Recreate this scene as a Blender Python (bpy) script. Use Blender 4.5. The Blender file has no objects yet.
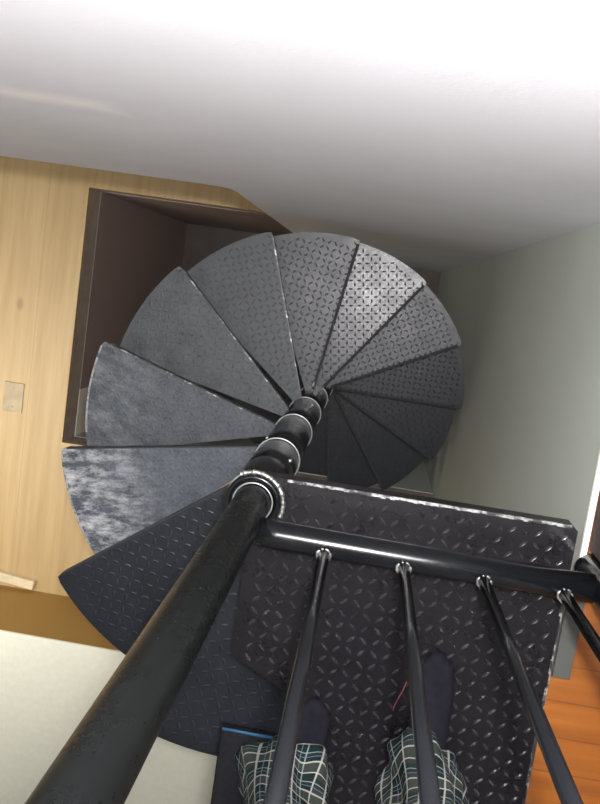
import bpy, bmesh, math, random
from mathutils import Vector, Matrix
random.seed(7)
C = bpy.context.scene.collection
R = math.radians
SC = bpy.context.scene

# ------------------------------------------------------------------ helpers
def obj(name, bm, mat, parent=None, smooth=False):
    me = bpy.data.meshes.new(name)
    bm.normal_update()
    bm.to_mesh(me); bm.free()
    o = bpy.data.objects.new(name, me); C.objects.link(o)
    if mat: me.materials.append(mat)
    if smooth:
        for p in me.polygons: p.use_smooth = True
    if parent: o.parent = parent
    return o

def tag(o, label, cat, group=None, kind=None):
    o['label'] = label; o['category'] = cat
    if group: o['group'] = group
    if kind: o['kind'] = kind
    return o

def thing(name, loc, label, cat, group=None):
    o = bpy.data.objects.new(name, None); C.objects.link(o)
    o.empty_display_size = .1; o.location = loc
    return tag(o, label, cat, group)

def struct(name, bm, mat, label=None):
    o = obj(name, bm, mat); o['kind'] = 'structure'
    if label: o['label'] = label
    return o

def box(bm, x0, x1, y0, y1, z0, z1, mtx=None):
    v = [bm.verts.new(p) for p in ((x0,y0,z0),(x1,y0,z0),(x1,y1,z0),(x0,y1,z0),(x0,y0,z1),(x1,y0,z1),(x1,y1,z1),(x0,y1,z1))]
    for f in ((0,3,2,1),(4,5,6,7),(0,1,5,4),(1,2,6,5),(2,3,7,6),(3,0,4,7)):
        bm.faces.new([v[i] for i in f])
    if mtx is not None: bmesh.ops.transform(bm, matrix=mtx, verts=v)
    return v

def bevel_all(bm, w, seg=2):
    bmesh.ops.bevel(bm, geom=list(bm.edges), offset=w, segments=seg, affect='EDGES', profile=.6)

def prism(bm, pts, z0, z1, axis='z'):
    def P(a, b, h):
        return (a, b, h) if axis == 'z' else (a, h, b)
    lo = [bm.verts.new(P(a, b, z0)) for a, b in pts]
    hi = [bm.verts.new(P(a, b, z1)) for a, b in pts]
    n = len(pts)
    bm.faces.new(lo[::-1]); bm.faces.new(hi)
    for i in range(n):
        j = (i+1) % n
        bm.faces.new((lo[i], lo[j], hi[j], hi[i]))
    bmesh.ops.recalc_face_normals(bm, faces=bm.faces)

def tube(bm, pts, r, seg=16, caps=True):
    pts = [Vector(p) for p in pts]
    rr = r if isinstance(r, (list, tuple)) else [r]*len(pts)
    rings = []
    up = None
    for i, p in enumerate(pts):
        d = (pts[min(i+1, len(pts)-1)] - pts[max(i-1, 0)]).normalized()
        if up is None:
            up = Vector((0,0,1)) if abs(d.z) < .9 else Vector((1,0,0))
        s = d.cross(up).normalized(); up = s.cross(d).normalized()
        rings.append([bm.verts.new(p + rr[i]*(math.cos(2*math.pi*k/seg)*s + math.sin(2*math.pi*k/seg)*up)) for k in range(seg)])
    for a, b in zip(rings, rings[1:]):
        for k in range(seg):
            bm.faces.new((a[k], a[(k+1)%seg], b[(k+1)%seg], b[k]))
    if caps:
        bm.faces.new(rings[0][::-1]); bm.faces.new(rings[-1])
    bmesh.ops.recalc_face_normals(bm, faces=bm.faces)
    return rings

def lathe(bm, prof, seg=40, cx=0, cy=0):
    rings = []
    for r, z in prof:
        if r < 1e-6: rings.append([bm.verts.new((cx, cy, z))])
        else: rings.append([bm.verts.new((cx+r*math.cos(2*math.pi*k/seg), cy+r*math.sin(2*math.pi*k/seg), z)) for k in range(seg)])
    for a, b in zip(rings, rings[1:]):
        for k in range(seg):
            q = [a[k%len(a)], a[(k+1)%len(a)], b[(k+1)%len(b)], b[k%len(b)]]
            u = []
            for v in q:
                if v not in u: u.append(v)
            if len(u) > 2: bm.faces.new(u)
    bmesh.ops.recalc_face_normals(bm, faces=bm.faces)

def ring(bm, R0, r, z, cx=0, cy=0, seg=48, seg2=8, a0=0, a1=2*math.pi, wob=0):
    full = abs(a1-a0-2*math.pi) < 1e-6
    n = seg if full else seg+1
    rings = []
    for i in range(n):
        a = a0+(a1-a0)*i/seg
        rw = r*(1+wob*math.sin(i*2.3)+wob*.6*math.sin(i*5.1))
        rings.append([bm.verts.new((cx+(R0+rw*math.cos(2*math.pi*k/seg2))*math.cos(a), cy+(R0+rw*math.cos(2*math.pi*k/seg2))*math.sin(a), z+rw*math.sin(2*math.pi*k/seg2))) for k in range(seg2)])
    m = len(rings)
    for i in range(m if full else m-1):
        a, b = rings[i], rings[(i+1)%m]
        for k in range(seg2):
            bm.faces.new((a[k], b[k], b[(k+1)%seg2], a[(k+1)%seg2]))
    bmesh.ops.recalc_face_normals(bm, faces=bm.faces)

def lozenge(bm, x, y, z, ang, L, W, H):
    c, s = math.cos(ang), math.sin(ang)
    def P(a, b, h): return bm.verts.new((x+a*c-b*s, y+a*s+b*c, z+h))
    o = [P(-L/2,0,0), P(-L*.22,-W/2,0), P(L*.22,-W/2,0), P(L/2,0,0), P(L*.22,W/2,0), P(-L*.22,W/2,0)]
    t = [P(-L*.28,0,H*.85), P(0,-W*.14,H), P(L*.28,0,H*.85), P(0,W*.14,H)]
    for f in ((o[0],o[1],t[0]),(o[1],o[2],t[1]),(o[1],t[1],t[0]),(o[2],o[3],t[2]),(o[2],t[2],t[1]),
              (o[3],o[4],t[2]),(o[4],o[5],t[3]),(o[4],t[3],t[2]),(o[5],o[0],t[0]),(o[5],t[0],t[3]),(t[0],t[1],t[2],t[3])):
        bm.faces.new(f)

# ------------------------------------------------------------------ materials
def nt(name):
    m = bpy.data.materials.new(name); m.use_nodes = True
    t = m.node_tree; b = t.nodes['Principled BSDF']
    return m, t, b
def N(t, kind, **kw):
    n = t.nodes.new(kind)
    for k, v in kw.items(): setattr(n, k, v)
    return n
def coords(t, which='Object', scale=(1,1,1), rot=(0,0,0), loc=(0,0,0)):
    tc = N(t, 'ShaderNodeTexCoord'); mp = N(t, 'ShaderNodeMapping')
    mp.inputs['Scale'].default_value = scale; mp.inputs['Rotation'].default_value = rot; mp.inputs['Location'].default_value = loc
    t.links.new(tc.outputs[which], mp.inputs['Vector'])
    return mp.outputs['Vector']
def noise(t, vec, scale, detail=4, rough=.55):
    n = N(t, 'ShaderNodeTexNoise'); n.inputs['Scale'].default_value = scale
    n.inputs['Detail'].default_value = detail; n.inputs['Roughness'].default_value = rough
    t.links.new(vec, n.inputs['Vector']); return n.outputs['Fac']
def ramp(t, fac, stops):
    r = N(t, 'ShaderNodeValToRGB'); e = r.color_ramp.elements
    while len(e) < len(stops): e.new(.5)
    for el, (p, c) in zip(e, stops):
        el.position = p; el.color = (c[0], c[1], c[2], 1) if not isinstance(c, (int, float)) else (c, c, c, 1)
    t.links.new(fac, r.inputs['Fac']); return r.outputs['Color']
def mixc(t, fac, a, b, blend='MIX'):
    m = N(t, 'ShaderNodeMix', data_type='RGBA', blend_type=blend)
    for k, v in ((0, fac), (6, a), (7, b)):
        if isinstance(v, (int, float)): m.inputs[k].default_value = v
        elif isinstance(v, tuple): m.inputs[k].default_value = (v[0], v[1], v[2], 1)
        else: t.links.new(v, m.inputs[k])
    return m.outputs[2]
def math_(t, op, a, b=None, c=None):
    n = N(t, 'ShaderNodeMath', operation=op)
    for i, v in enumerate((a, b, c)):
        if v is None: continue
        if isinstance(v, (int, float)): n.inputs[i].default_value = v
        else: t.links.new(v, n.inputs[i])
    return n.outputs[0]
def bump(t, b, h, strength, dist=.01):
    n = N(t, 'ShaderNodeBump'); n.inputs['Strength'].default_value = strength; n.inputs['Distance'].default_value = dist
    t.links.new(h, n.inputs['Height']); t.links.new(n.outputs['Normal'], b.inputs['Normal'])

def simple(name, col, rough=.6, metal=0, nscale=0, amp=.15, spec=.5):
    m, t, b = nt(name)
    b.inputs['Specular IOR Level'].default_value = spec
    b.inputs['Roughness'].default_value = rough; b.inputs['Metallic'].default_value = metal
    f = noise(t, coords(t), nscale or 12, 5)
    lo = tuple(c*(1-amp) for c in col); hi = tuple(min(1, c*(1+amp)) for c in col)
    t.links.new(ramp(t, f, [(.3, lo), (.7, hi)]), b.inputs['Base Color'])
    return m

def wall_mat(name, col, streak=False):
    m, t, b = nt(name)
    v = coords(t)
    f = noise(t, v, 3.0, 4)
    base = ramp(t, f, [(.3, tuple(c*.95 for c in col)), (.7, col)])
    if streak:   # a paler ragged band slanting across the left of the wall
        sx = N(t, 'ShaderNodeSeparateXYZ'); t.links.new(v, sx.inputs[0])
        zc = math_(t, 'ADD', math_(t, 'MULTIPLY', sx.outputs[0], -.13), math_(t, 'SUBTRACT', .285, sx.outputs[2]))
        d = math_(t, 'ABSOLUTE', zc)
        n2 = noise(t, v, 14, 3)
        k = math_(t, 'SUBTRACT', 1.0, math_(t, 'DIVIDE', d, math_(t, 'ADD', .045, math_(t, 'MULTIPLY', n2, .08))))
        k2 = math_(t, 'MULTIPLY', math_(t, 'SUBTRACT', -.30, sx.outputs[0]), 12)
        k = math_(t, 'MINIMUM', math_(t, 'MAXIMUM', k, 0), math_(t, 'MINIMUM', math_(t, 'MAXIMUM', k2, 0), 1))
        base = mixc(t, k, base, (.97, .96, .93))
    t.links.new(base, b.inputs['Base Color'])
    b.inputs['Roughness'].default_value = .75
    bump(t, b, noise(t, v, 120, 3), .12, .003)
    return m

def plank_mat(name, cols, along='y', width=.2, rough=.4, grain=1.0, knots=True):
    m, t, b = nt(name)
    v = coords(t)
    s = N(t, 'ShaderNodeSeparateXYZ'); t.links.new(v, s.inputs[0])
    ac, al = (s.outputs[0], s.outputs[1]) if along == 'y' else (s.outputs[1], s.outputs[0])
    u = math_(t, 'DIVIDE', ac, width)
    idx = math_(t, 'FLOOR', u); fr = math_(t, 'FRACT', u)
    wn = N(t, 'ShaderNodeTexWhiteNoise', noise_dimensions='1D'); t.links.new(idx, wn.inputs['W'])
    cv = N(t, 'ShaderNodeCombineXYZ')
    t.links.new(math_(t, 'MULTIPLY', ac, 30*grain), cv.inputs[0]); t.links.new(math_(t, 'MULTIPLY', al, 1.6*grain), cv.inputs[1])
    t.links.new(math_(t, 'MULTIPLY', wn.outputs['Value'], 37), cv.inputs[2])
    g = noise(t, cv.outputs[0], 1.0, 5, .6)
    base = ramp(t, g, [(.25, cols[0]), (.55, cols[1]), (.8, cols[2])])
    tint = ramp(t, wn.outputs['Value'], [(0, (.84, .82, .78)), (1, (1, 1, 1))])
    base = mixc(t, 1.0, base, tint, 'MULTIPLY')
    if knots:
        vo = N(t, 'ShaderNodeTexVoronoi'); vo.inputs['Scale'].default_value = 1.7
        cv2 = N(t, 'ShaderNodeCombineXYZ'); t.links.new(math_(t, 'MULTIPLY', ac, 1.8), cv2.inputs[0]); t.links.new(al, cv2.inputs[1])
        t.links.new(cv2.outputs[0], vo.inputs['Vector'])
        kf = ramp(t, vo.outputs['Distance'], [(.03, .55), (.09, 0)])
        base = mixc(t, kf, base, tuple(c*.5 for c in cols[0]))
    seam = math_(t, 'LESS_THAN', math_(t, 'ABSOLUTE', math_(t, 'SUBTRACT', fr, .5)), .5-.002/width)
    base = mixc(t, seam, tuple(c*.82 for c in cols[0]), base)
    t.links.new(base, b.inputs['Base Color'])
    b.inputs['Roughness'].default_value = rough
    bump(t, b, g, .06, .003)
    return m

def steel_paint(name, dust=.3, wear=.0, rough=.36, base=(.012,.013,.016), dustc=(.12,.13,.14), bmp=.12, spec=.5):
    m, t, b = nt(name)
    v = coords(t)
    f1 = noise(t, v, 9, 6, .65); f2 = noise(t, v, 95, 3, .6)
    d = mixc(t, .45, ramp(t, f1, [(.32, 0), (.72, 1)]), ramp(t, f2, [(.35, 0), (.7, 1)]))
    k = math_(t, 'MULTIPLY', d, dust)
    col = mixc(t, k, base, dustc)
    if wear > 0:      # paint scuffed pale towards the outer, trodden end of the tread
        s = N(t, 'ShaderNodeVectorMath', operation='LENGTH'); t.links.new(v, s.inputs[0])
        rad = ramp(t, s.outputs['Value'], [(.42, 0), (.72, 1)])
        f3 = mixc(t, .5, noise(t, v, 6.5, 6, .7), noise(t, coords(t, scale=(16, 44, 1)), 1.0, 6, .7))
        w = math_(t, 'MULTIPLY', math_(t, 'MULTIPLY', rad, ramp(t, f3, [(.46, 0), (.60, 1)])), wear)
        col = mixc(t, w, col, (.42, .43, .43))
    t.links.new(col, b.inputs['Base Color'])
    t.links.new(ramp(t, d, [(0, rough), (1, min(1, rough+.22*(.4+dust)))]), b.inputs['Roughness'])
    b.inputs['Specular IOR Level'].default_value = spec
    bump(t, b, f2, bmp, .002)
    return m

def worn_edge(name, amt=.5):
    m, t, b = nt(name)
    v = coords(t)
    f = noise(t, v, 28, 5, .65)
    k = ramp(t, f, [(.62-.25*amt, 0), (.72-.2*amt, 1)])
    t.links.new(mixc(t, k, (.015,.016,.018), (.40,.40,.39)), b.inputs['Base Color'])
    t.links.new(math_(t, 'MULTIPLY', k, .75), b.inputs['Metallic'])
    b.inputs['Roughness'].default_value = .36
    return m

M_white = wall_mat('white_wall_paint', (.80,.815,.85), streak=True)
M_right = wall_mat('pale_green_grey_paint', (.44,.48,.43))
M_room = wall_mat('cream_wall_paint', (.30,.28,.25))
M_ceil = wall_mat('ceiling_paint', (.32,.31,.30))
M_pine = plank_mat('pale_pine_boards', ((.50,.355,.175),(.59,.435,.23),(.65,.50,.28)), 'y', .62, .5, .8)
M_orange = plank_mat('orange_varnished_boards', ((.125,.036,.005),(.19,.061,.008),(.235,.085,.013)), 'x', .09, .35, 1.0, False)
M_brown = plank_mat('dark_brown_panelling', ((.33,.245,.22),(.36,.27,.24),(.39,.295,.265)), 'y', .3, .6, .6, False)
M_slab = simple('raw_board_edge', (.40,.32,.25), .8)
M_tan = simple('grey_tan_panel', (.85,.76,.64), .8, nscale=5, amp=.06)
M_cab = plank_mat('brown_wood_side', ((.36,.21,.05),(.42,.25,.065),(.47,.29,.085)), 'x', 5, .5, .5, False)
M_well = simple('dusty_dark_boards', (.11,.09,.082), .8, nscale=6)
M_cream = simple('cream_board', (.85,.86,.73), .6, nscale=30, amp=.03)
M_trim = simple('white_trim_paint', (.85,.83,.76), .5, amp=.05)
M_black = steel_paint('black_gloss_paint', .08, 0, .16, base=(.004,.0045,.0055), dustc=(.02,.02,.022), bmp=.01, spec=.26)
M_pole = steel_paint('black_pole_paint', .10, 0, .24, base=(.004,.0045,.0045), dustc=(.012,.014,.012), bmp=.01, spec=.10)
M_land = steel_paint('black_chequer_plate_paint', .2, 0, .24, base=(.004,.0037,.0047), dustc=(.018,.017,.020), spec=.22)
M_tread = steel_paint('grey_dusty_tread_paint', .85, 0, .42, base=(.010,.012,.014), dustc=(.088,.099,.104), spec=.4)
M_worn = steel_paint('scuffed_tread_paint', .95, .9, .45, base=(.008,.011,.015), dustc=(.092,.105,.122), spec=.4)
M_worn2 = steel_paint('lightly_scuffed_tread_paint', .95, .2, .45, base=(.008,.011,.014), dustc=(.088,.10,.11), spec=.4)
M_dark = steel_paint('dark_shaded_tread_paint', .3, 0, .33, base=(.006,.0075,.0095), dustc=(.032,.037,.045), spec=.22)  # landing's shade on the lowest treads is put into this darker colour
M_gloss = steel_paint('glossy_tread_paint', .45, 0, .25, base=(.014,.016,.019), dustc=(.055,.061,.068), bmp=.05, spec=.36)
M_bumps = simple('bump_glint_steel', (.022,.021,.024), .25, .3, 40, .6)  # bumps lighter than the plate, putting their glints into the colour
M_tread2 = steel_paint('lower_tread_paint', .55, 0, .32, base=(.016,.018,.021), dustc=(.065,.072,.078), bmp=.05, spec=.36)
M_matte = simple('nosing_shade_black', (.012,.013,.015), .8)  # black of the strips that stand in for shade along the nosings
M_edge = worn_edge('worn_steel_edge', .45)
M_edge3 = worn_edge('patchy_worn_edge', .62)
M_edge2 = worn_edge('bright_worn_edge', .9)
M_ring = simple('bare_steel_ring', (.30,.31,.31), .35, .7)
M_weld = simple('weld_bead', (.20,.20,.19), .45, .8, 60, .6)
M_plate = simple('grey_steel_plate', (.045,.047,.042), .7, 0, spec=.15)
M_vent = simple('grey_plastic', (.44,.36,.235), .6)
M_block = simple('pale_block', (.72,.62,.42), .7)
M_mat = simple('black_rubber', (.007,.007,.009), .75, nscale=80, amp=.5, spec=.1)
M_blue = simple('blue_binding', (.014,.06,.115), .6, spec=.2)
M_red = simple('red_thread', (.26,.05,.05), .6)
M_slipper = simple('dark_navy_felt', (.006,.006,.009), 1.0, nscale=60, amp=.4, spec=.08)
M_skin = simple('skin', (.52,.32,.23), .55, nscale=20, amp=.06)
M_shirt = simple('charcoal_knit', (.03,.03,.036), .9, nscale=90, amp=.3)
M_hair = simple('dark_brown_hair', (.03,.02,.014), .6, nscale=60, amp=.4)
M_eye = simple('eye', (.75,.74,.72), .2, amp=.02)
M_iris = simple('iris', (.05,.03,.02), .2, amp=.05)
M_phone = simple('phone_glass', (.012,.012,.013), .12, amp=.1)
M_metal = simple('phone_rim', (.5,.5,.5), .3, .9)
M_chest = plank_mat('dark_stained_wood', ((.020,.013,.010),(.030,.019,.014),(.04,.026,.018)), 'x', .12, .9, 1, False)

def plaid():
    m, t, b = nt('plaid_flannel')
    uv = N(t, 'ShaderNodeTexCoord')
    s = N(t, 'ShaderNodeSeparateXYZ'); t.links.new(uv.outputs['UV'], s.inputs[0])
    def lines(src, off, w):
        f = math_(t, 'FRACT', math_(t, 'ADD', src, off))
        return math_(t, 'LESS_THAN', math_(t, 'ABSOLUTE', math_(t, 'SUBTRACT', f, .5)), w)
    col = None
    def add(c, k, colr, a): return mixc(t, math_(t, 'MULTIPLY', k, a), c, colr)
    u, w = s.outputs[0], s.outputs[1]
    col = mixc(t, 0.0, (.008,.010,.012), (.008,.010,.012))
    for src in (u, w):
        col = add(col, lines(src, .0, .20), (.032,.038,.032), .6)
        col = add(col, lines(src, .5, .16), (.006,.016,.015), .7)
    for src in (u, w):
        col = add(col, lines(src, .18, .026), (.30,.30,.27), .75)
        col = add(col, lines(src, -.18, .020), (.30,.30,.27), .75)
        col = add(col, lines(src, .5, .016), (.20,.21,.19), .7)
        col = add(col, lines(src, .36, .012), (.09,.11,.15), .8)
    t.links.new(col, b.inputs['Base Color'])
    b.inputs['Roughness'].default_value = .95; b.inputs['Specular IOR Level'].default_value = .05
    wv = noise(t, uv.outputs['UV'], 60, 2)
    bump(t, b, wv, .2, .003)
    return m
M_plaid = plaid()

# ------------------------------------------------------------------ sizes
RT, RISE, STEP, T1 = .75, .2494, 27.1434, 216.813
ZF = -3.242                       # lower storey floor
XR, YW, YN = .757, .80, .0665     # landing's right edge, white wall, landing's open edge
HX0, HX1, HY0, HY1 = -1.611, .777, -.69, .911   # stairwell opening in lower floor
ZS = -6.0                         # foot of the stairwell

# ------------------------------------------------------------------ setting
bm = bmesh.new()
for x0, x1, y0, y1 in ((-3.8, HX0, -3.6, 3.2), (HX0, 2.6, HY1, 3.2), (HX0, 2.6, -3.6, HY0)):
    box(bm, x0, x1, y0, y1, ZF-.04, ZF)
struct('floor_lower', bm, M_pine, 'pale pine board floor of the storey below')
bm = bmesh.new()
for x0, x1, y0, y1 in ((-3.8, HX0-.004, -3.6, 3.2), (HX0-.004, 2.6, HY1+.004, 3.2), (HX0-.004, 2.6, -3.6, HY0-.004)):
    box(bm, x0, x1, y0, y1, ZF-.24, ZF-.04)
struct('trim_1', bm, M_slab, 'raw edge of the lower floor around the stairwell opening')

bm = bmesh.new()   # white wall: its left part stops above the lower room, its right part goes all the way down
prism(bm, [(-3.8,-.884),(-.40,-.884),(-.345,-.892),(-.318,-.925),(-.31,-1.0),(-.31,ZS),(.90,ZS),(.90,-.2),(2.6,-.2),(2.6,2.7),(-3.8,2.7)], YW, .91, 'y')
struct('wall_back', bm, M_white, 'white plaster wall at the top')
bm = bmesh.new(); box(bm, .777, .90, -3.6, YW, ZS, -.014)
struct('wall_right', bm, M_right, 'pale grey green plaster wall right of the stairs')
bm = bmesh.new(); box(bm, .772, .786, -.028, YW, -.014, .004); bevel_all(bm, .003)
struct('trim_2', bm, M_trim, 'cream capping along the top of the right wall')
bm = bmesh.new()
box(bm, .790, 2.6, -3.6, YW, -.2, 0)
box(bm, .0, .800, -3.6, -1.0, -.2, 0)
box(bm, .7585, .790, -3.6, -.301, -.012, 0)
struct('floor_upper', bm, M_orange, 'orange varnished board floor beside the landing')
bm = bmesh.new(); box(bm, -3.9, -3.8, -3.6, 3.2, ZF, 2.7); struct('wall_left', bm, M_room)
bm = bmesh.new(); box(bm, -3.9, 2.7, -3.7, -3.6, ZF, 2.7); struct('wall_front', bm, M_room)
bm = bmesh.new(); box(bm, -3.9, 2.7, 3.2, 3.3, ZF, 2.7); struct('wall_far', bm, M_room)
bm = bmesh.new(); box(bm, 2.6, 2.7, -3.6, 3.2, ZF, 2.7); struct('wall_side', bm, M_room)
bm = bmesh.new(); box(bm, -3.9, 2.7, -3.7, 3.3, 2.7, 2.8); struct('ceiling', bm, M_ceil)
# stairwell going on down
bm = bmesh.new()
box(bm, HX0-.10, HX0, -.375, HY1+.1, ZS, ZF-.24)
box(bm, HX0, -.31, HY1, HY1+.1, ZS, ZF-.24)
struct('wall_stairwell', bm, M_brown, 'dark brown panelled wall of the stairwell')
bm = bmesh.new()
box(bm, HX0-.10, HX0, HY0-.1, -.375, ZS, ZF-.24)
struct('wall_stairwell_side', bm, M_tan, 'grey tan board wall of the stairwell')
bm = bmesh.new(); box(bm, HX0, .777, HY0-.1, HY0, ZS, ZF-.24)
struct('wall_stairwell_front', bm, M_right)
bm = bmesh.new(); box(bm, HX0-.1, .777, HY0-.1, HY1+.1, ZS-.1, ZS)
struct('floor_stairwell', bm, M_well)

# ------------------------------------------------------------------ spiral staircase
stair = thing('spiral_staircase', (0, 0, ZS), 'black steel spiral staircase of chequer plate treads winding down around a pole', 'staircase')
OZ = -ZS
def spart(name, bm, mat, parent=stair, smooth=False, z=0, label=None):
    o = obj(name, bm, mat, parent, smooth)
    o.location = (0, 0, z+OZ) if parent is stair else (0, 0, z)
    if label: o['label'] = label
    return o

# central pole rising past the landing
bm = bmesh.new()
lathe(bm, [(0, ZS+.002), (.044, ZS+.002), (.0435, 0), (.0415, 1.40), (.040, 1.412), (.030, 1.425), (0, 1.43)], 40)
pole = spart('center_pole', bm, M_pole, smooth=True)
bm = bmesh.new()
lathe(bm, [(.0445, -.235), (.066, -.235), (.066, -.20), (.066, -.004), (.064, 0), (.0445, 0)], 40)
for z0, z1 in ((-.50,-.239),(-1.0,-.504),(-1.5,-1.004),(-2.0,-1.504),(-2.5,-2.004),(-3.0,-2.504),(-3.5,-3.004),(-4.0,-3.504),(-4.5,-4.004)):
    lathe(bm, [(.0445, z0), (.065, z0), (.065, z1-.003), (.062, z1), (.0445, z1)], 40)
sl = spart('sleeve', bm, M_black, smooth=False)
for p in sl.data.polygons: p.use_smooth = abs(p.normal.z) < .5
for z in (-.03, -.505, -1.005, -1.505, -2.005, -2.505):
    bm = bmesh.new(); ring(bm, .0672, .0026, 0)
    o = spart('collar_ring', bm, M_ring, smooth=True, z=z, label='bright steel collar ring on the pole')
for k in range(9):
    a = R(40+95*k); z = -.33-.26*k
    bm = bmesh.new()
    lathe(bm, [(0, .006), (.004, .006), (.0055, .003), (.0055, 0)], 10)
    bmesh.ops.transform(bm, matrix=Matrix.Translation((.065*math.cos(a), .065*math.sin(a), 0)) @ Matrix.Rotation(a, 4, 'Z') @ Matrix.Rotation(R(90), 4, 'Y'), verts=bm.verts)
    spart('set_screw', bm, M_ring, smooth=True, z=z)

# treads ---------------------------------------------------------------
SW = STEP + 5.0
def tread_mesh(seed, SW=SW):
    rnd = random.Random(seed)
    bm = bmesh.new()
    a0, a1 = 0, R(SW)
    n = 18
    arc = [(RT*math.cos(a0+(a1-a0)*i/n), RT*math.sin(a0+(a1-a0)*i/n)) for i in range(n+1)]
    # rounded nosing corner
    c0 = (RT-.018, 0); c1 = (RT-.004, .004)
    pts = [c0, c1] + [(x, y) for x, y in arc if y > .012] 
    inner = [(.052*math.cos(a1), .052*math.sin(a1)), (.056*math.cos(a1/2), .056*math.sin(a1/2)), (.056, 0)]
    pts = pts + inner
    prism(bm, pts, -.006, 0)
    # turned-down lips along the nosing and the rim
    box(bm, .06, RT-.018, 0, .005, -.040, -.006)
    prev = None
    outer = [c0, c1] + [(x, y) for x, y in arc if y > .012]
    for p, q in zip(outer, outer[1:]):
        def sh(w): 
            l = math.hypot(*w); return (w[0]*(l-.005)/l, w[1]*(l-.005)/l)
        prism(bm, [p, q, sh(q), sh(p)], -.034, -.006)
    # chequer pattern
    pch = .027
    for i in range(2, 28):
        for j in range(0, 18):
            x, y = i*pch, (j+.6)*pch
            r = math.hypot(x, y); a = math.atan2(y, x)
            if r > RT-.02 or r < .085 or a > a1-.01 or r*math.sin(a) < .013: continue
            if r*math.sin(a1-a) < .012: continue
            lozenge(bm, x, y, 0, R(45) if (i+j) % 2 else R(-45), .0225, .0075, .0010)
    return bm
def nosing_mesh(wid=.0035):
    bm = bmesh.new()
    box(bm, .075, RT-.02, -.0012, wid, -.012, .0013)
    return bm
proto_t = proto_n = None
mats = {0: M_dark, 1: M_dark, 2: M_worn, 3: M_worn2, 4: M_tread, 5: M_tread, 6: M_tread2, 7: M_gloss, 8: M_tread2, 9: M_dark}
treads = {}
base = obj('tread', tread_mesh(1), None)
basen = obj('nosing', nosing_mesh(), None)
base.data.materials.append(None); basen.data.materials.append(None)
mw = obj('wide', nosing_mesh(.012), None); me_n = mw.data; me_n.name = 'nosing_shade'; me_n.materials.append(None); bpy.data.objects.remove(mw)
for k in range(0, 17):
    t = base if k == 0 else base.copy()
    if k: C.objects.link(t)
    if k == 0: wide0 = t
    t.parent = stair
    t.location = (0, 0, OZ - RISE*(k+1)); t.rotation_euler.z = R(T1 - STEP*(k-1))
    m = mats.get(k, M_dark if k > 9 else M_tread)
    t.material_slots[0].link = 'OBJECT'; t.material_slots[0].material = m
    n_ = basen if k == 0 else basen.copy()
    if k: C.objects.link(n_)
    n_.parent = t
    n_.data = me_n if k > 5 else basen.data  # wide black strips draw the shadow lines under the lower nosings
    n_.material_slots[0].link = 'OBJECT'; n_.material_slots[0].material = M_edge if k in (3, 4, 5) else M_matte
    treads[k] = t
    t.scale = ((1.075, 1.075, 1), (1.04, 1.04, 1))[k] if k < 2 else (1, 1, 1)
# the tread under the landing reaches further in
mw = obj('wide', tread_mesh(2, SW+20), None); me_w = mw.data; me_w.materials.append(None); bpy.data.objects.remove(mw)
treads[0].data = me_w; me_w.name = 'tread_wide'
treads[0].material_slots[0].link = 'OBJECT'; treads[0].material_slots[0].material = M_dark
bm = bmesh.new(); tube(bm, [(.080,.010,.002),(.092,.010,.006),(.112,.009,.002)], [.003,.0065,.003], 10)  # steel bead added to give a small white glint
o = obj('bright_spot', bm, M_ring, treads[6], True); o['label'] = 'small bright glint bead at the inner end of the nosing'
# bare metal along the scuffed rims of the two worn treads
for k in (2, 3):
    bm = bmesh.new()
    a0, a1 = R(1.5), R(SW-6)
    n = 22
    for i in range(n):
        p, q = a0+(a1-a0)*i/n, a0+(a1-a0)*(i+1)/n
        prism(bm, [(RT*math.cos(p)*1.0015, RT*math.sin(p)*1.0015), (RT*math.cos(q)*1.0015, RT*math.sin(q)*1.0015), ((RT-.005)*math.cos(q), (RT-.005)*math.sin(q)), ((RT-.005)*math.cos(p), (RT-.005)*math.sin(p))], -.03, .0012)
    o = obj('rim_edge', bm, M_edge2, treads[k]); o['label'] = 'bare worn steel rim'

# landing ----------------------------------------------------------------
LP = [(0, YN), (XR-.012, YN), (XR, YN-.012), (XR, -1.0), (0, -1.0), (0, -.568), (.172, -.572), (.172, -.472), (0, -.387)]
bm = bmesh.new(); prism(bm, LP, -.008, 0)
box(bm, 0, XR-.012, YN-.006, YN, -.055, -.008)
box(bm, XR-.006, XR, -.98, YN-.014, -.055, -.008)
box(bm, 0, .006, -.385, YN-.006, -.055, -.008)
pch = .0300
def inside(x, y, mrg=.012):
    if not (mrg < x < XR-mrg and -1+mrg < y < YN-mrg-.004): return False
    if math.hypot(x, y) < .085: return False
    if x < .18+mrg and -.572-mrg < y < -.387-.085*x/.172+mrg*1.3: return False
    return True
for i in range(0, 27):
    for j in range(-36, 4):
        x, y = .010+i*pch, j*pch+.004
        if inside(x, y): lozenge(bm, x, y, 0, R(45) if (i+j) % 2 else R(-45), .027, .0088, .0034)
land = spart('landing', bm, M_land); land.data.materials.append(M_bumps)
for p in land.data.polygons: p.material_index = 1 if p.center.z > .0008 else 0
bm = bmesh.new()
for i in range(60):
    x0 = .075+(XR-.09)*i/60
    w = .0015+.0035*random.random()
    box(bm, x0, x0+(XR-.09)/60, YN-.003-w, YN+.0008, -.006, .0010)
o = obj('worn_edge', bm, M_edge3, land); o['label'] = 'bright worn edge of the landing'
bm = bmesh.new()
for i in range(26):
    y0 = -.98+.036*i
    w = .002+.006*random.random()
    box(bm, XR-w, XR+.0008, y0, y0+.036, -.007, .0012)
o = obj('side_edge', bm, M_edge, land)
bm = bmesh.new(); ring(bm, .0600, .0075, .003, seg=56)
obj('hub_ring', bm, M_black, land, True)
bm = bmesh.new(); ring(bm, .0730, .0065, .004, seg=44, a0=R(-20), a1=R(120), wob=.18)
o = obj('weld_bead', bm, M_weld, land, True); o['label'] = 'bright lumpy weld bead beside the pole'
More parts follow.
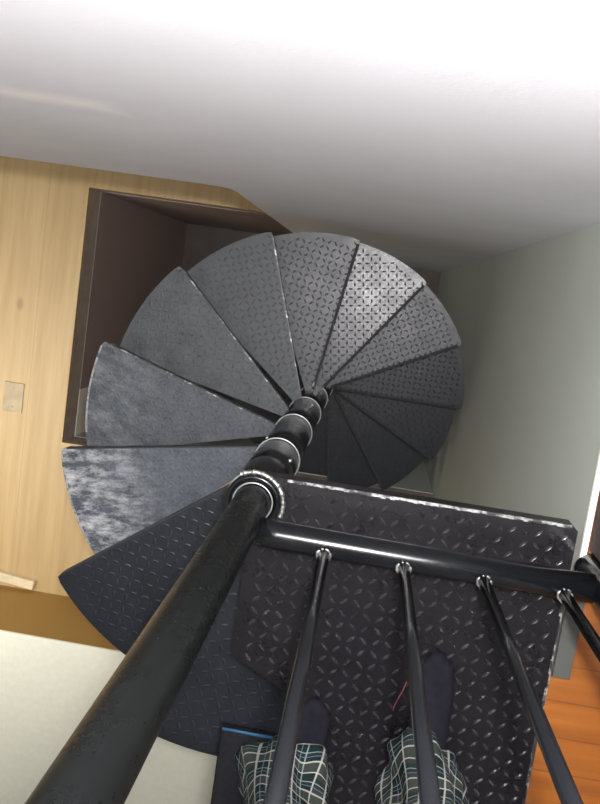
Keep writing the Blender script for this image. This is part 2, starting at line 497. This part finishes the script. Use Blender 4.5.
bm = bmesh.new(); ring(bm, .0475, .0022, .006, seg=56)
obj('pole_seal', bm, M_ring, land, True)

# guard rail ---------------------------------------------------------------
YR, ZR = -.028, .150
bm = bmesh.new(); tube(bm, [(.040, YR+.006, ZR), (.08, YR+.003, ZR), (.40, YR, ZR), (XR+.012, YR, ZR)], .0315, 28)
rail = spart('bottom_rail', bm, M_black, smooth=True)
bm = bmesh.new(); tube(bm, [(.040, 0, 1.34), (.10, YR, 1.34), (.40, YR, 1.34), (XR+.03, YR, 1.34)], .022, 20)
spart('top_rail', bm, M_black, smooth=True)
for x in (.188, .362, .535, .706):
    bm = bmesh.new(); tube(bm, [(x, YR-.016, ZR+.004), (x, YR-.012, .6), (x, YR, 1.33)], .0125, 16)
    b_ = spart('baluster', bm, M_black, smooth=True)
    bm = bmesh.new(); ring(bm, .0145, .0032, ZR+.0285, x, YR-.0155, 20, 6, wob=.3)
    o = obj('bright_spot', bm, M_weld, b_, True); o['label'] = 'bright weld at the foot of the baluster'
bm = bmesh.new(); lathe(bm, [(0, .001), (.038, .001), (.038, 1.38), (.03, 1.40), (0, 1.405)], 28, XR+.045, YR)
spart('newel_post', bm, M_black, smooth=False)
bm = bmesh.new(); box(bm, XR+.004, XR+.045, -.300, -.085, .0012, .008); bevel_all(bm, .002)
o = spart('mounting_plate', bm, M_plate); o['label'] = 'plain grey steel plate fixing the landing to the floor'

# ------------------------------------------------------------------ loose things
r_ = thing('rubber_mat', (.07, -.78, 0), 'black mat with a blue bound edge lying on the landing left of the plaid legs', 'mat')
bm = bmesh.new(); box(bm, -.066, .066, -.2, .2, .0039, .0105); bevel_all(bm, .002)
o = obj('mat_sheet', bm, M_mat, r_)
bm = bmesh.new(); tube(bm, [(-.066, .204, .008), (-.03, .2045, .009), (.03, .204, .009), (.066, .203, .008)], .0036, 10)
o = obj('binding', bm, M_blue, r_, True); o['label'] = 'thin blue edge binding'

bm = bmesh.new(); tube(bm, [(.428,-.375,.0042),(.424,-.395,.0045),(.417,-.415,.0042),(.409,-.44,.0045),(.407,-.455,.0042)], .0009, 8)
tag(obj('thread', bm, M_red, None, True), 'short red thread lying on the black landing between the plaid legs', 'thread')

cn = thing('wooden_platform', (-1.7, -2.4, ZF), 'low brown wooden platform with a cream top on the lower floor', 'platform')
bm = bmesh.new(); box(bm, -1.8, 1.6, -.85, .70, 0, .646); obj('body', bm, M_cab, cn)
bm = bmesh.new(); box(bm, -1.8, 1.61, -.86, .71, .646, .664); bevel_all(bm, .004); o = obj('top_board', bm, M_cream, cn); o['label'] = 'cream coloured top board'

v_ = thing('floor_plate', (-1.955, -.45, ZF), 'small grey plate set in the pale wood floor left of the opening', 'plate')
bm = bmesh.new(); box(bm, -.065, .065, -.095, .095, 0, .010); bevel_all(bm, .004); obj('cover', bm, M_vent, v_)
for y in (-.06, .06):
    bm = bmesh.new(); lathe(bm, [(0,.013),(.005,.013),(.006,.010)], 10, 0, y); obj('screw', bm, M_slab, v_)
bm = bmesh.new(); box(bm, -.125, .115, -.030, .030, 0, .045, Matrix.Rotation(R(-6), 4, 'Z')); bevel_all(bm, .005)
o = obj('wood_block', bm, M_block); o.location = (-1.80, -1.64, ZF)
tag(o, 'small pale offcut lying on the lower floor against the brown platform', 'block')

ch = thing('storage_chest', (1.122, .284, 0), 'dark wooden chest standing on the upper floor beyond the landing corner', 'chest')
bm = bmesh.new(); box(bm, -.333, .30, -.268, .40, 0, .36); bevel_all(bm, .006); obj('body', bm, M_chest, ch)
bm = bmesh.new(); box(bm, -.335, .31, -.27, .41, .362, .40); bevel_all(bm, .006); obj('lid', bm, M_chest, ch)

# ------------------------------------------------------------------ camera
CAM = Vector((.2107, .5291, 1.9633))
MC = Matrix(((.986,-.1528,.0672),(.1425,.9801,.1383),(-.087,-.1268,.9881)))
cd = bpy.data.cameras.new('camera'); co = bpy.data.objects.new('camera', cd); C.objects.link(co)
cd.sensor_fit = 'VERTICAL'; cd.sensor_height = 24; cd.lens = 24*852.73/804; cd.clip_start = .02
co.matrix_world = Matrix.Translation(CAM) @ MC.to_4x4()
SC.camera = co
EX, EU, EZ = (MC.col[i].copy() for i in range(3))
def F(a, b, c): return CAM + EX*a + EU*b + EZ*c

# ------------------------------------------------------------------ person
per = thing('person', (.34, -.66, 0), 'person in plaid trousers and dark slippers standing on the landing behind the guard rail', 'person')
PO = Vector((.34, -.66, 0))
class Skin:
    def __init__(s): s.v = []; s.r = []; s.e = []
    def add(s, p, r, prev=None):
        s.v.append(Vector(p)-PO); s.r.append(r if isinstance(r, tuple) else (r, r)); i = len(s.v)-1
        if prev is not None: s.e.append((prev, i))
        return i
    def build(s, name, mat, parent, lev=2):
        me = bpy.data.meshes.new(name); me.from_pydata([tuple(v) for v in s.v], s.e, [])
        o = bpy.data.objects.new(name, me); C.objects.link(o); o.parent = parent
        me.materials.append(mat)
        md = o.modifiers.new('skin', 'SKIN'); md.use_smooth_shade = True
        for i, (a, b) in enumerate(s.r): me.skin_vertices[0].data[i].radius = (a, b); me.skin_vertices[0].data[i].use_root = (i == 0)
        o.modifiers.new('sub', 'SUBSURF').levels = lev; o.modifiers['sub'].render_levels = lev
        return o
LEGX = {-1: (.185, -.655), 1: (.495, -.590)}
b = Skin()
pel = b.add((.34, -.62, 1.02), (.14, .11))
sp1 = b.add((.34, -.52, 1.20), (.12, .10), pel)
sp2 = b.add((.33, -.38, 1.40), (.15, .11), sp1)
sp3 = b.add((.32, -.26, 1.56), (.10, .08), sp2)
nk = b.add((.315, -.19, 1.66), .052, sp3)
h1 = b.add((.31, -.13, 1.73), (.075, .08), nk)
h2 = b.add((.31, -.10, 1.80), (.082, .098), h1)
h3 = b.add((.31, -.11, 1.87), (.068, .08), h2)
PC = (-.02, -.050, .0105)     # phone centre in the camera's own frame
for s in (-1, 1):
    sh = b.add((.32+s*.19, -.27, 1.535), .062, sp3)
    el = b.add((.26+s*.24, .06, 1.66), .043, sh)
    wr = b.add(F(PC[0]+s*.080, PC[1]-.105, -.012), (.026, .021), el)
    pm = b.add(F(PC[0]+s*.066, PC[1]-.055, -.010), (.030, .017), wr)
    for k in range(4):
        u = PC[1]-.048+.019*k
        L = (.92, 1.04, 1.0, .82)[k]
        k1 = b.add(F(PC[0]+s*.058, u, -.010), .0105, pm)
        k2 = b.add(F(PC[0]+s*(.058-.022*L), u+.002, -.014), .0090, k1)
        k3 = b.add(F(PC[0]+s*(.058-.040*L), u+.003, -.010), .0082, k2)
        b.add(F(PC[0]+s*(.058-.054*L), u+.003, -.005), .0072, k3)
    th1 = b.add(F(PC[0]+s*.056, PC[1]-.052, .012), .0125, pm)
    th2 = b.add(F(PC[0]+s*.040, PC[1]-.032, .025), .0100, th1)
    b.add(F(PC[0]+s*.022, PC[1]-.015, .0245), .0085, th2)
for s in (-1, 1):
    lx, ly = LEGX[s]
    hp = b.add((.34+s*.10, -.64, .93), .10, pel)
    kn = b.add((lx+(.34-lx)*.3, ly-.01, .52), .062, hp)
    an = b.add((lx, ly-.01, .10), .042, kn)
    b.add((lx, ly+.06, .045), (.036, .030), an)
body = b.build('body', M_skin, per)

# shirt
s_ = Skin()
q00 = s_.add((.34, -.645, .86), (.215, .165)); q0 = s_.add((.34, -.615, 1.0), (.195, .155), q00); q1 = s_.add((.34, -.52, 1.20), (.16, .135), q0); q2 = s_.add((.33, -.38, 1.40), (.175, .135), q1); q3 = s_.add((.32, -.265, 1.55), (.12, .10), q2)
for s in (-1, 1):
    a = s_.add((.32+s*.19, -.27, 1.535), .080, q3); e = s_.add((.26+s*.24, .06, 1.66), .058, a)
    s_.add((.225+s*.165, .22, 1.78), .044, e)
s_.build('jumper', M_shirt, per)

# plaid trousers, lofted so the check follows the cloth
def trousers():
    bm = bmesh.new(); uvl = bm.loops.layers.uv.new('UVMap')
    def loft(rings, fn, seg=44, vs=0, us=0, close_top=False):
        RR = []
        for i, rg in enumerate(rings):
            RR.append([bm.verts.new(Vector(fn(rg, 2*math.pi*k/seg, i))-PO) for k in range(seg)])
        acc = 0
        for i in range(len(RR)-1):
            step = sum((RR[i][k].co-RR[i+1][k].co).length for k in range(0, seg, 4))/(seg/4)
            for k in range(seg):
                f = bm.faces.new((RR[i][k], RR[i][(k+1)%seg], RR[i+1][(k+1)%seg], RR[i+1][k]))
                for lp, (uu, vv) in zip(f.loops, ((k, 0), (k+1, 0), (k+1, 1), (k, 1))):
                    lp[uvl].uv = (us+uu/seg*7.0, vs+(acc+vv*step)/.085)
            acc += step
    for s in (-1, 1):
        lx, ly = LEGX[s]
        # (cx, cy, z, rx, ry, fold amplitude)
        wide = 1.0
        rg = [(lx-.000, ly-.005, .045, .070, .070, .004),
              (lx-.004, ly+.006, .030, .098, .108, .014),
              (lx-.005, ly+.008, .058, .104, .114, .016),
              (lx-.004, ly+.003, .100, .100, .104, .014),
              (lx-.002, ly-.004, .150, .094, .096, .012),
              (lx+.000, ly-.010, .21, .088, .090, .011),
              (lx+(.34-lx)*.1, ly-.012, .32, .086, .088, .008),
              (lx+(.34-lx)*.3, ly-.012, .52, .088, .092, .006),
              (lx+(.34-lx)*.35, ly-.02, .72, .100, .108, .004),
              (.34+s*.085, -.64, .92, .108, .125, .002),
              (.34+s*.07, -.63, 1.02, .10, .125, .0)]
        def fn(r, a, i, s=s):
            cx, cy, z, rx, ry, am = r
            w = am*(math.sin(3*a+1.3*s+i*.5)+.7*math.sin(7*a+i*1.1+s)+.4*math.sin(11*a-i*.7))
            x = cx+(rx+w)*math.cos(a); y = cy+(ry+w)*math.sin(a)
            zz = z + (.012*math.sin(2*a+s)+.006*math.sin(5*a+i) if i in (1, 2, 3) else 0)
            if i in (1, 2) and s < 0:          # the left hem spills out to its left
                k = max(0, math.cos(a-R(195)))**3; x -= .030*k; zz -= .010*k
            return (x, y, max(zz, .014))
        loft(rg, fn, us=.3*s)
    return bm
pt = obj('pajama_trousers', trousers(), M_plaid, per, True)
pt['label'] = 'loose plaid pyjama trousers in black, white and green'
md = pt.modifiers.new('sub', 'SUBSURF'); md.levels = 1; md.render_levels = 1

# slippers
for s, toe, tx in ((-1, -.455, .222), (1, -.285, .492)):
    lx, ly = LEGX[s]
    bm = bmesh.new()
    heel = ly-.10
    rings = []
    n = 16
    for i in range(n+1):
        u = i/n
        y = heel+(toe-heel)*u
        cx = lx+(tx-lx)*u
        w = .047*(math.sin(math.pi*min(1, .12+.88*u*1.0))**.42 if u < 1 else 0) if 0 < i < n else .004
        w = .048*max(.06, (1-abs(2*u-1)**4.5))**.6*(.86+.24*u)
        h = (.075-.035*u)*max(.1, (1-abs(2*u-1)**6))**.5
        ring_ = []
        for k in range(18):
            a = 2*math.pi*k/18
            z = .004+max(0, h*(.5+.5*math.sin(a)))
            ring_.append(bm.verts.new(Vector((cx+w*math.cos(a), y, z))-PO))
        rings.append(ring_)
    for a, c in zip(rings, rings[1:]):
        for k in range(18): bm.faces.new((a[k], a[(k+1)%18], c[(k+1)%18], c[k]))
    bm.faces.new(rings[0][::-1]); bm.faces.new(rings[-1])
    bmesh.ops.recalc_face_normals(bm, faces=bm.faces)
    obj('slipper', bm, M_slipper, per, True)
# hair, eyes
def ell(bm, c, r, su=24, sv=14, keep=None):
    geo = bmesh.ops.create_uvsphere(bm, u_segments=su, v_segments=sv, radius=1)
    for v in geo['verts']: v.co = Vector((c[0]+v.co.x*r[0], c[1]+v.co.y*r[1], c[2]+v.co.z*r[2]))-PO
    if keep:
        bmesh.ops.delete(bm, geom=[v for v in geo['verts'] if not keep(v.co+PO)], context='VERTS')
bm = bmesh.new(); ell(bm, (.31, -.120, 1.800), (.080, .096, .090), su=64, sv=48, keep=lambda p: p.z > 1.785+(p.y+.12)*.75)
hr = obj('hair', bm, M_hair, per, True); hr.modifiers.new('sol', 'SOLIDIFY').thickness = .012
bm = bmesh.new(); ell(bm, (.31, -.022, 1.752), (.013, .022, .022)); ell(bm, (.31, -.030, 1.775), (.009, .018, .030)); obj('nose', bm, M_skin, per, True)
for s in (-1, 1):
    bm = bmesh.new(); ell(bm, (.31+s*.078, -.115, 1.775), (.012, .020, .032)); obj('ear', bm, M_skin, per, True)
    bm = bmesh.new(); ell(bm, (.31+s*.030, -.036, 1.780), (.013, .012, .010)); e = obj('eye', bm, M_eye, per, True)
    bm = bmesh.new(); ell(bm, (.31+s*.030, -.0258, 1.779), (.006, .004, .006)); obj('iris', bm, M_iris, e, True)
bm = bmesh.new(); tube(bm, [(Vector((.283,-.045,1.690))-PO), (Vector((.31,-.034,1.689))-PO), (Vector((.337,-.045,1.690))-PO)], [.004,.007,.004], 10)
obj('mouth', bm, simple('lips', (.40,.17,.14), .5), per, True)

# the phone in the hands
ph = thing('mobile_phone', F(*PC), 'slim black mobile phone held out over the stairwell in both hands', 'phone')
ph.rotation_euler = MC.to_euler()
bm = bmesh.new(); box(bm, -.029, .029, -.057, .057, -.0042, .0042); bevel_all(bm, .002); obj('case', bm, M_metal, ph)
bm = bmesh.new(); box(bm, -.0275, .0275, -.0555, .0555, .0043, .0049); obj('screen', bm, M_phone, ph)
bm = bmesh.new(); box(bm, -.0275, .0275, -.0555, .0555, -.0049, -.0043); obj('back_glass', bm, M_phone, ph)

# ------------------------------------------------------------------ light
def point(name, loc, power, col, size):
    l = bpy.data.lights.new(name, 'POINT'); l.energy = power; l.color = col; l.shadow_soft_size = size
    o = bpy.data.objects.new(name, l); C.objects.link(o); o.location = loc; return o
def area(name, loc, target, power, col, sx, sy):
    l = bpy.data.lights.new(name, 'AREA'); l.energy = power; l.color = col; l.shape = 'RECTANGLE'; l.size = sx; l.size_y = sy
    o = bpy.data.objects.new(name, l); C.objects.link(o); o.location = loc
    o.rotation_euler = (Vector(target)-Vector(loc)).to_track_quat('-Z', 'Y').to_euler(); return o
point('stairwell_lamp', (.27, .64, 2.15), 440, (1, .97, .98), .05)
area('upper_room_fill', (-2.6, -1.3, 2.5), (-2.2, -1.0, ZF), 8, (.95, .97, 1), 2.2, 2.2)  # unseen fill light, added to lift the walls evenly
area('lower_room_lamp', (-2.3, -.7, -1.0), (-2.2, -.75, ZF), 25, (1, .94, .83), 1.2, 1.6).data.spread = R(120)
w = bpy.data.worlds.new('world'); SC.world = w; w.use_nodes = True
w.node_tree.nodes['Background'].inputs[0].default_value = (.8, .85, 1, 1)
w.node_tree.nodes['Background'].inputs[1].default_value = .05
SC.view_settings.view_transform = 'Standard'; SC.view_settings.look = 'None'
SC.view_settings.exposure = 0.0; SC.view_settings.gamma = 1.0; SC.view_settings.use_curve_mapping = False
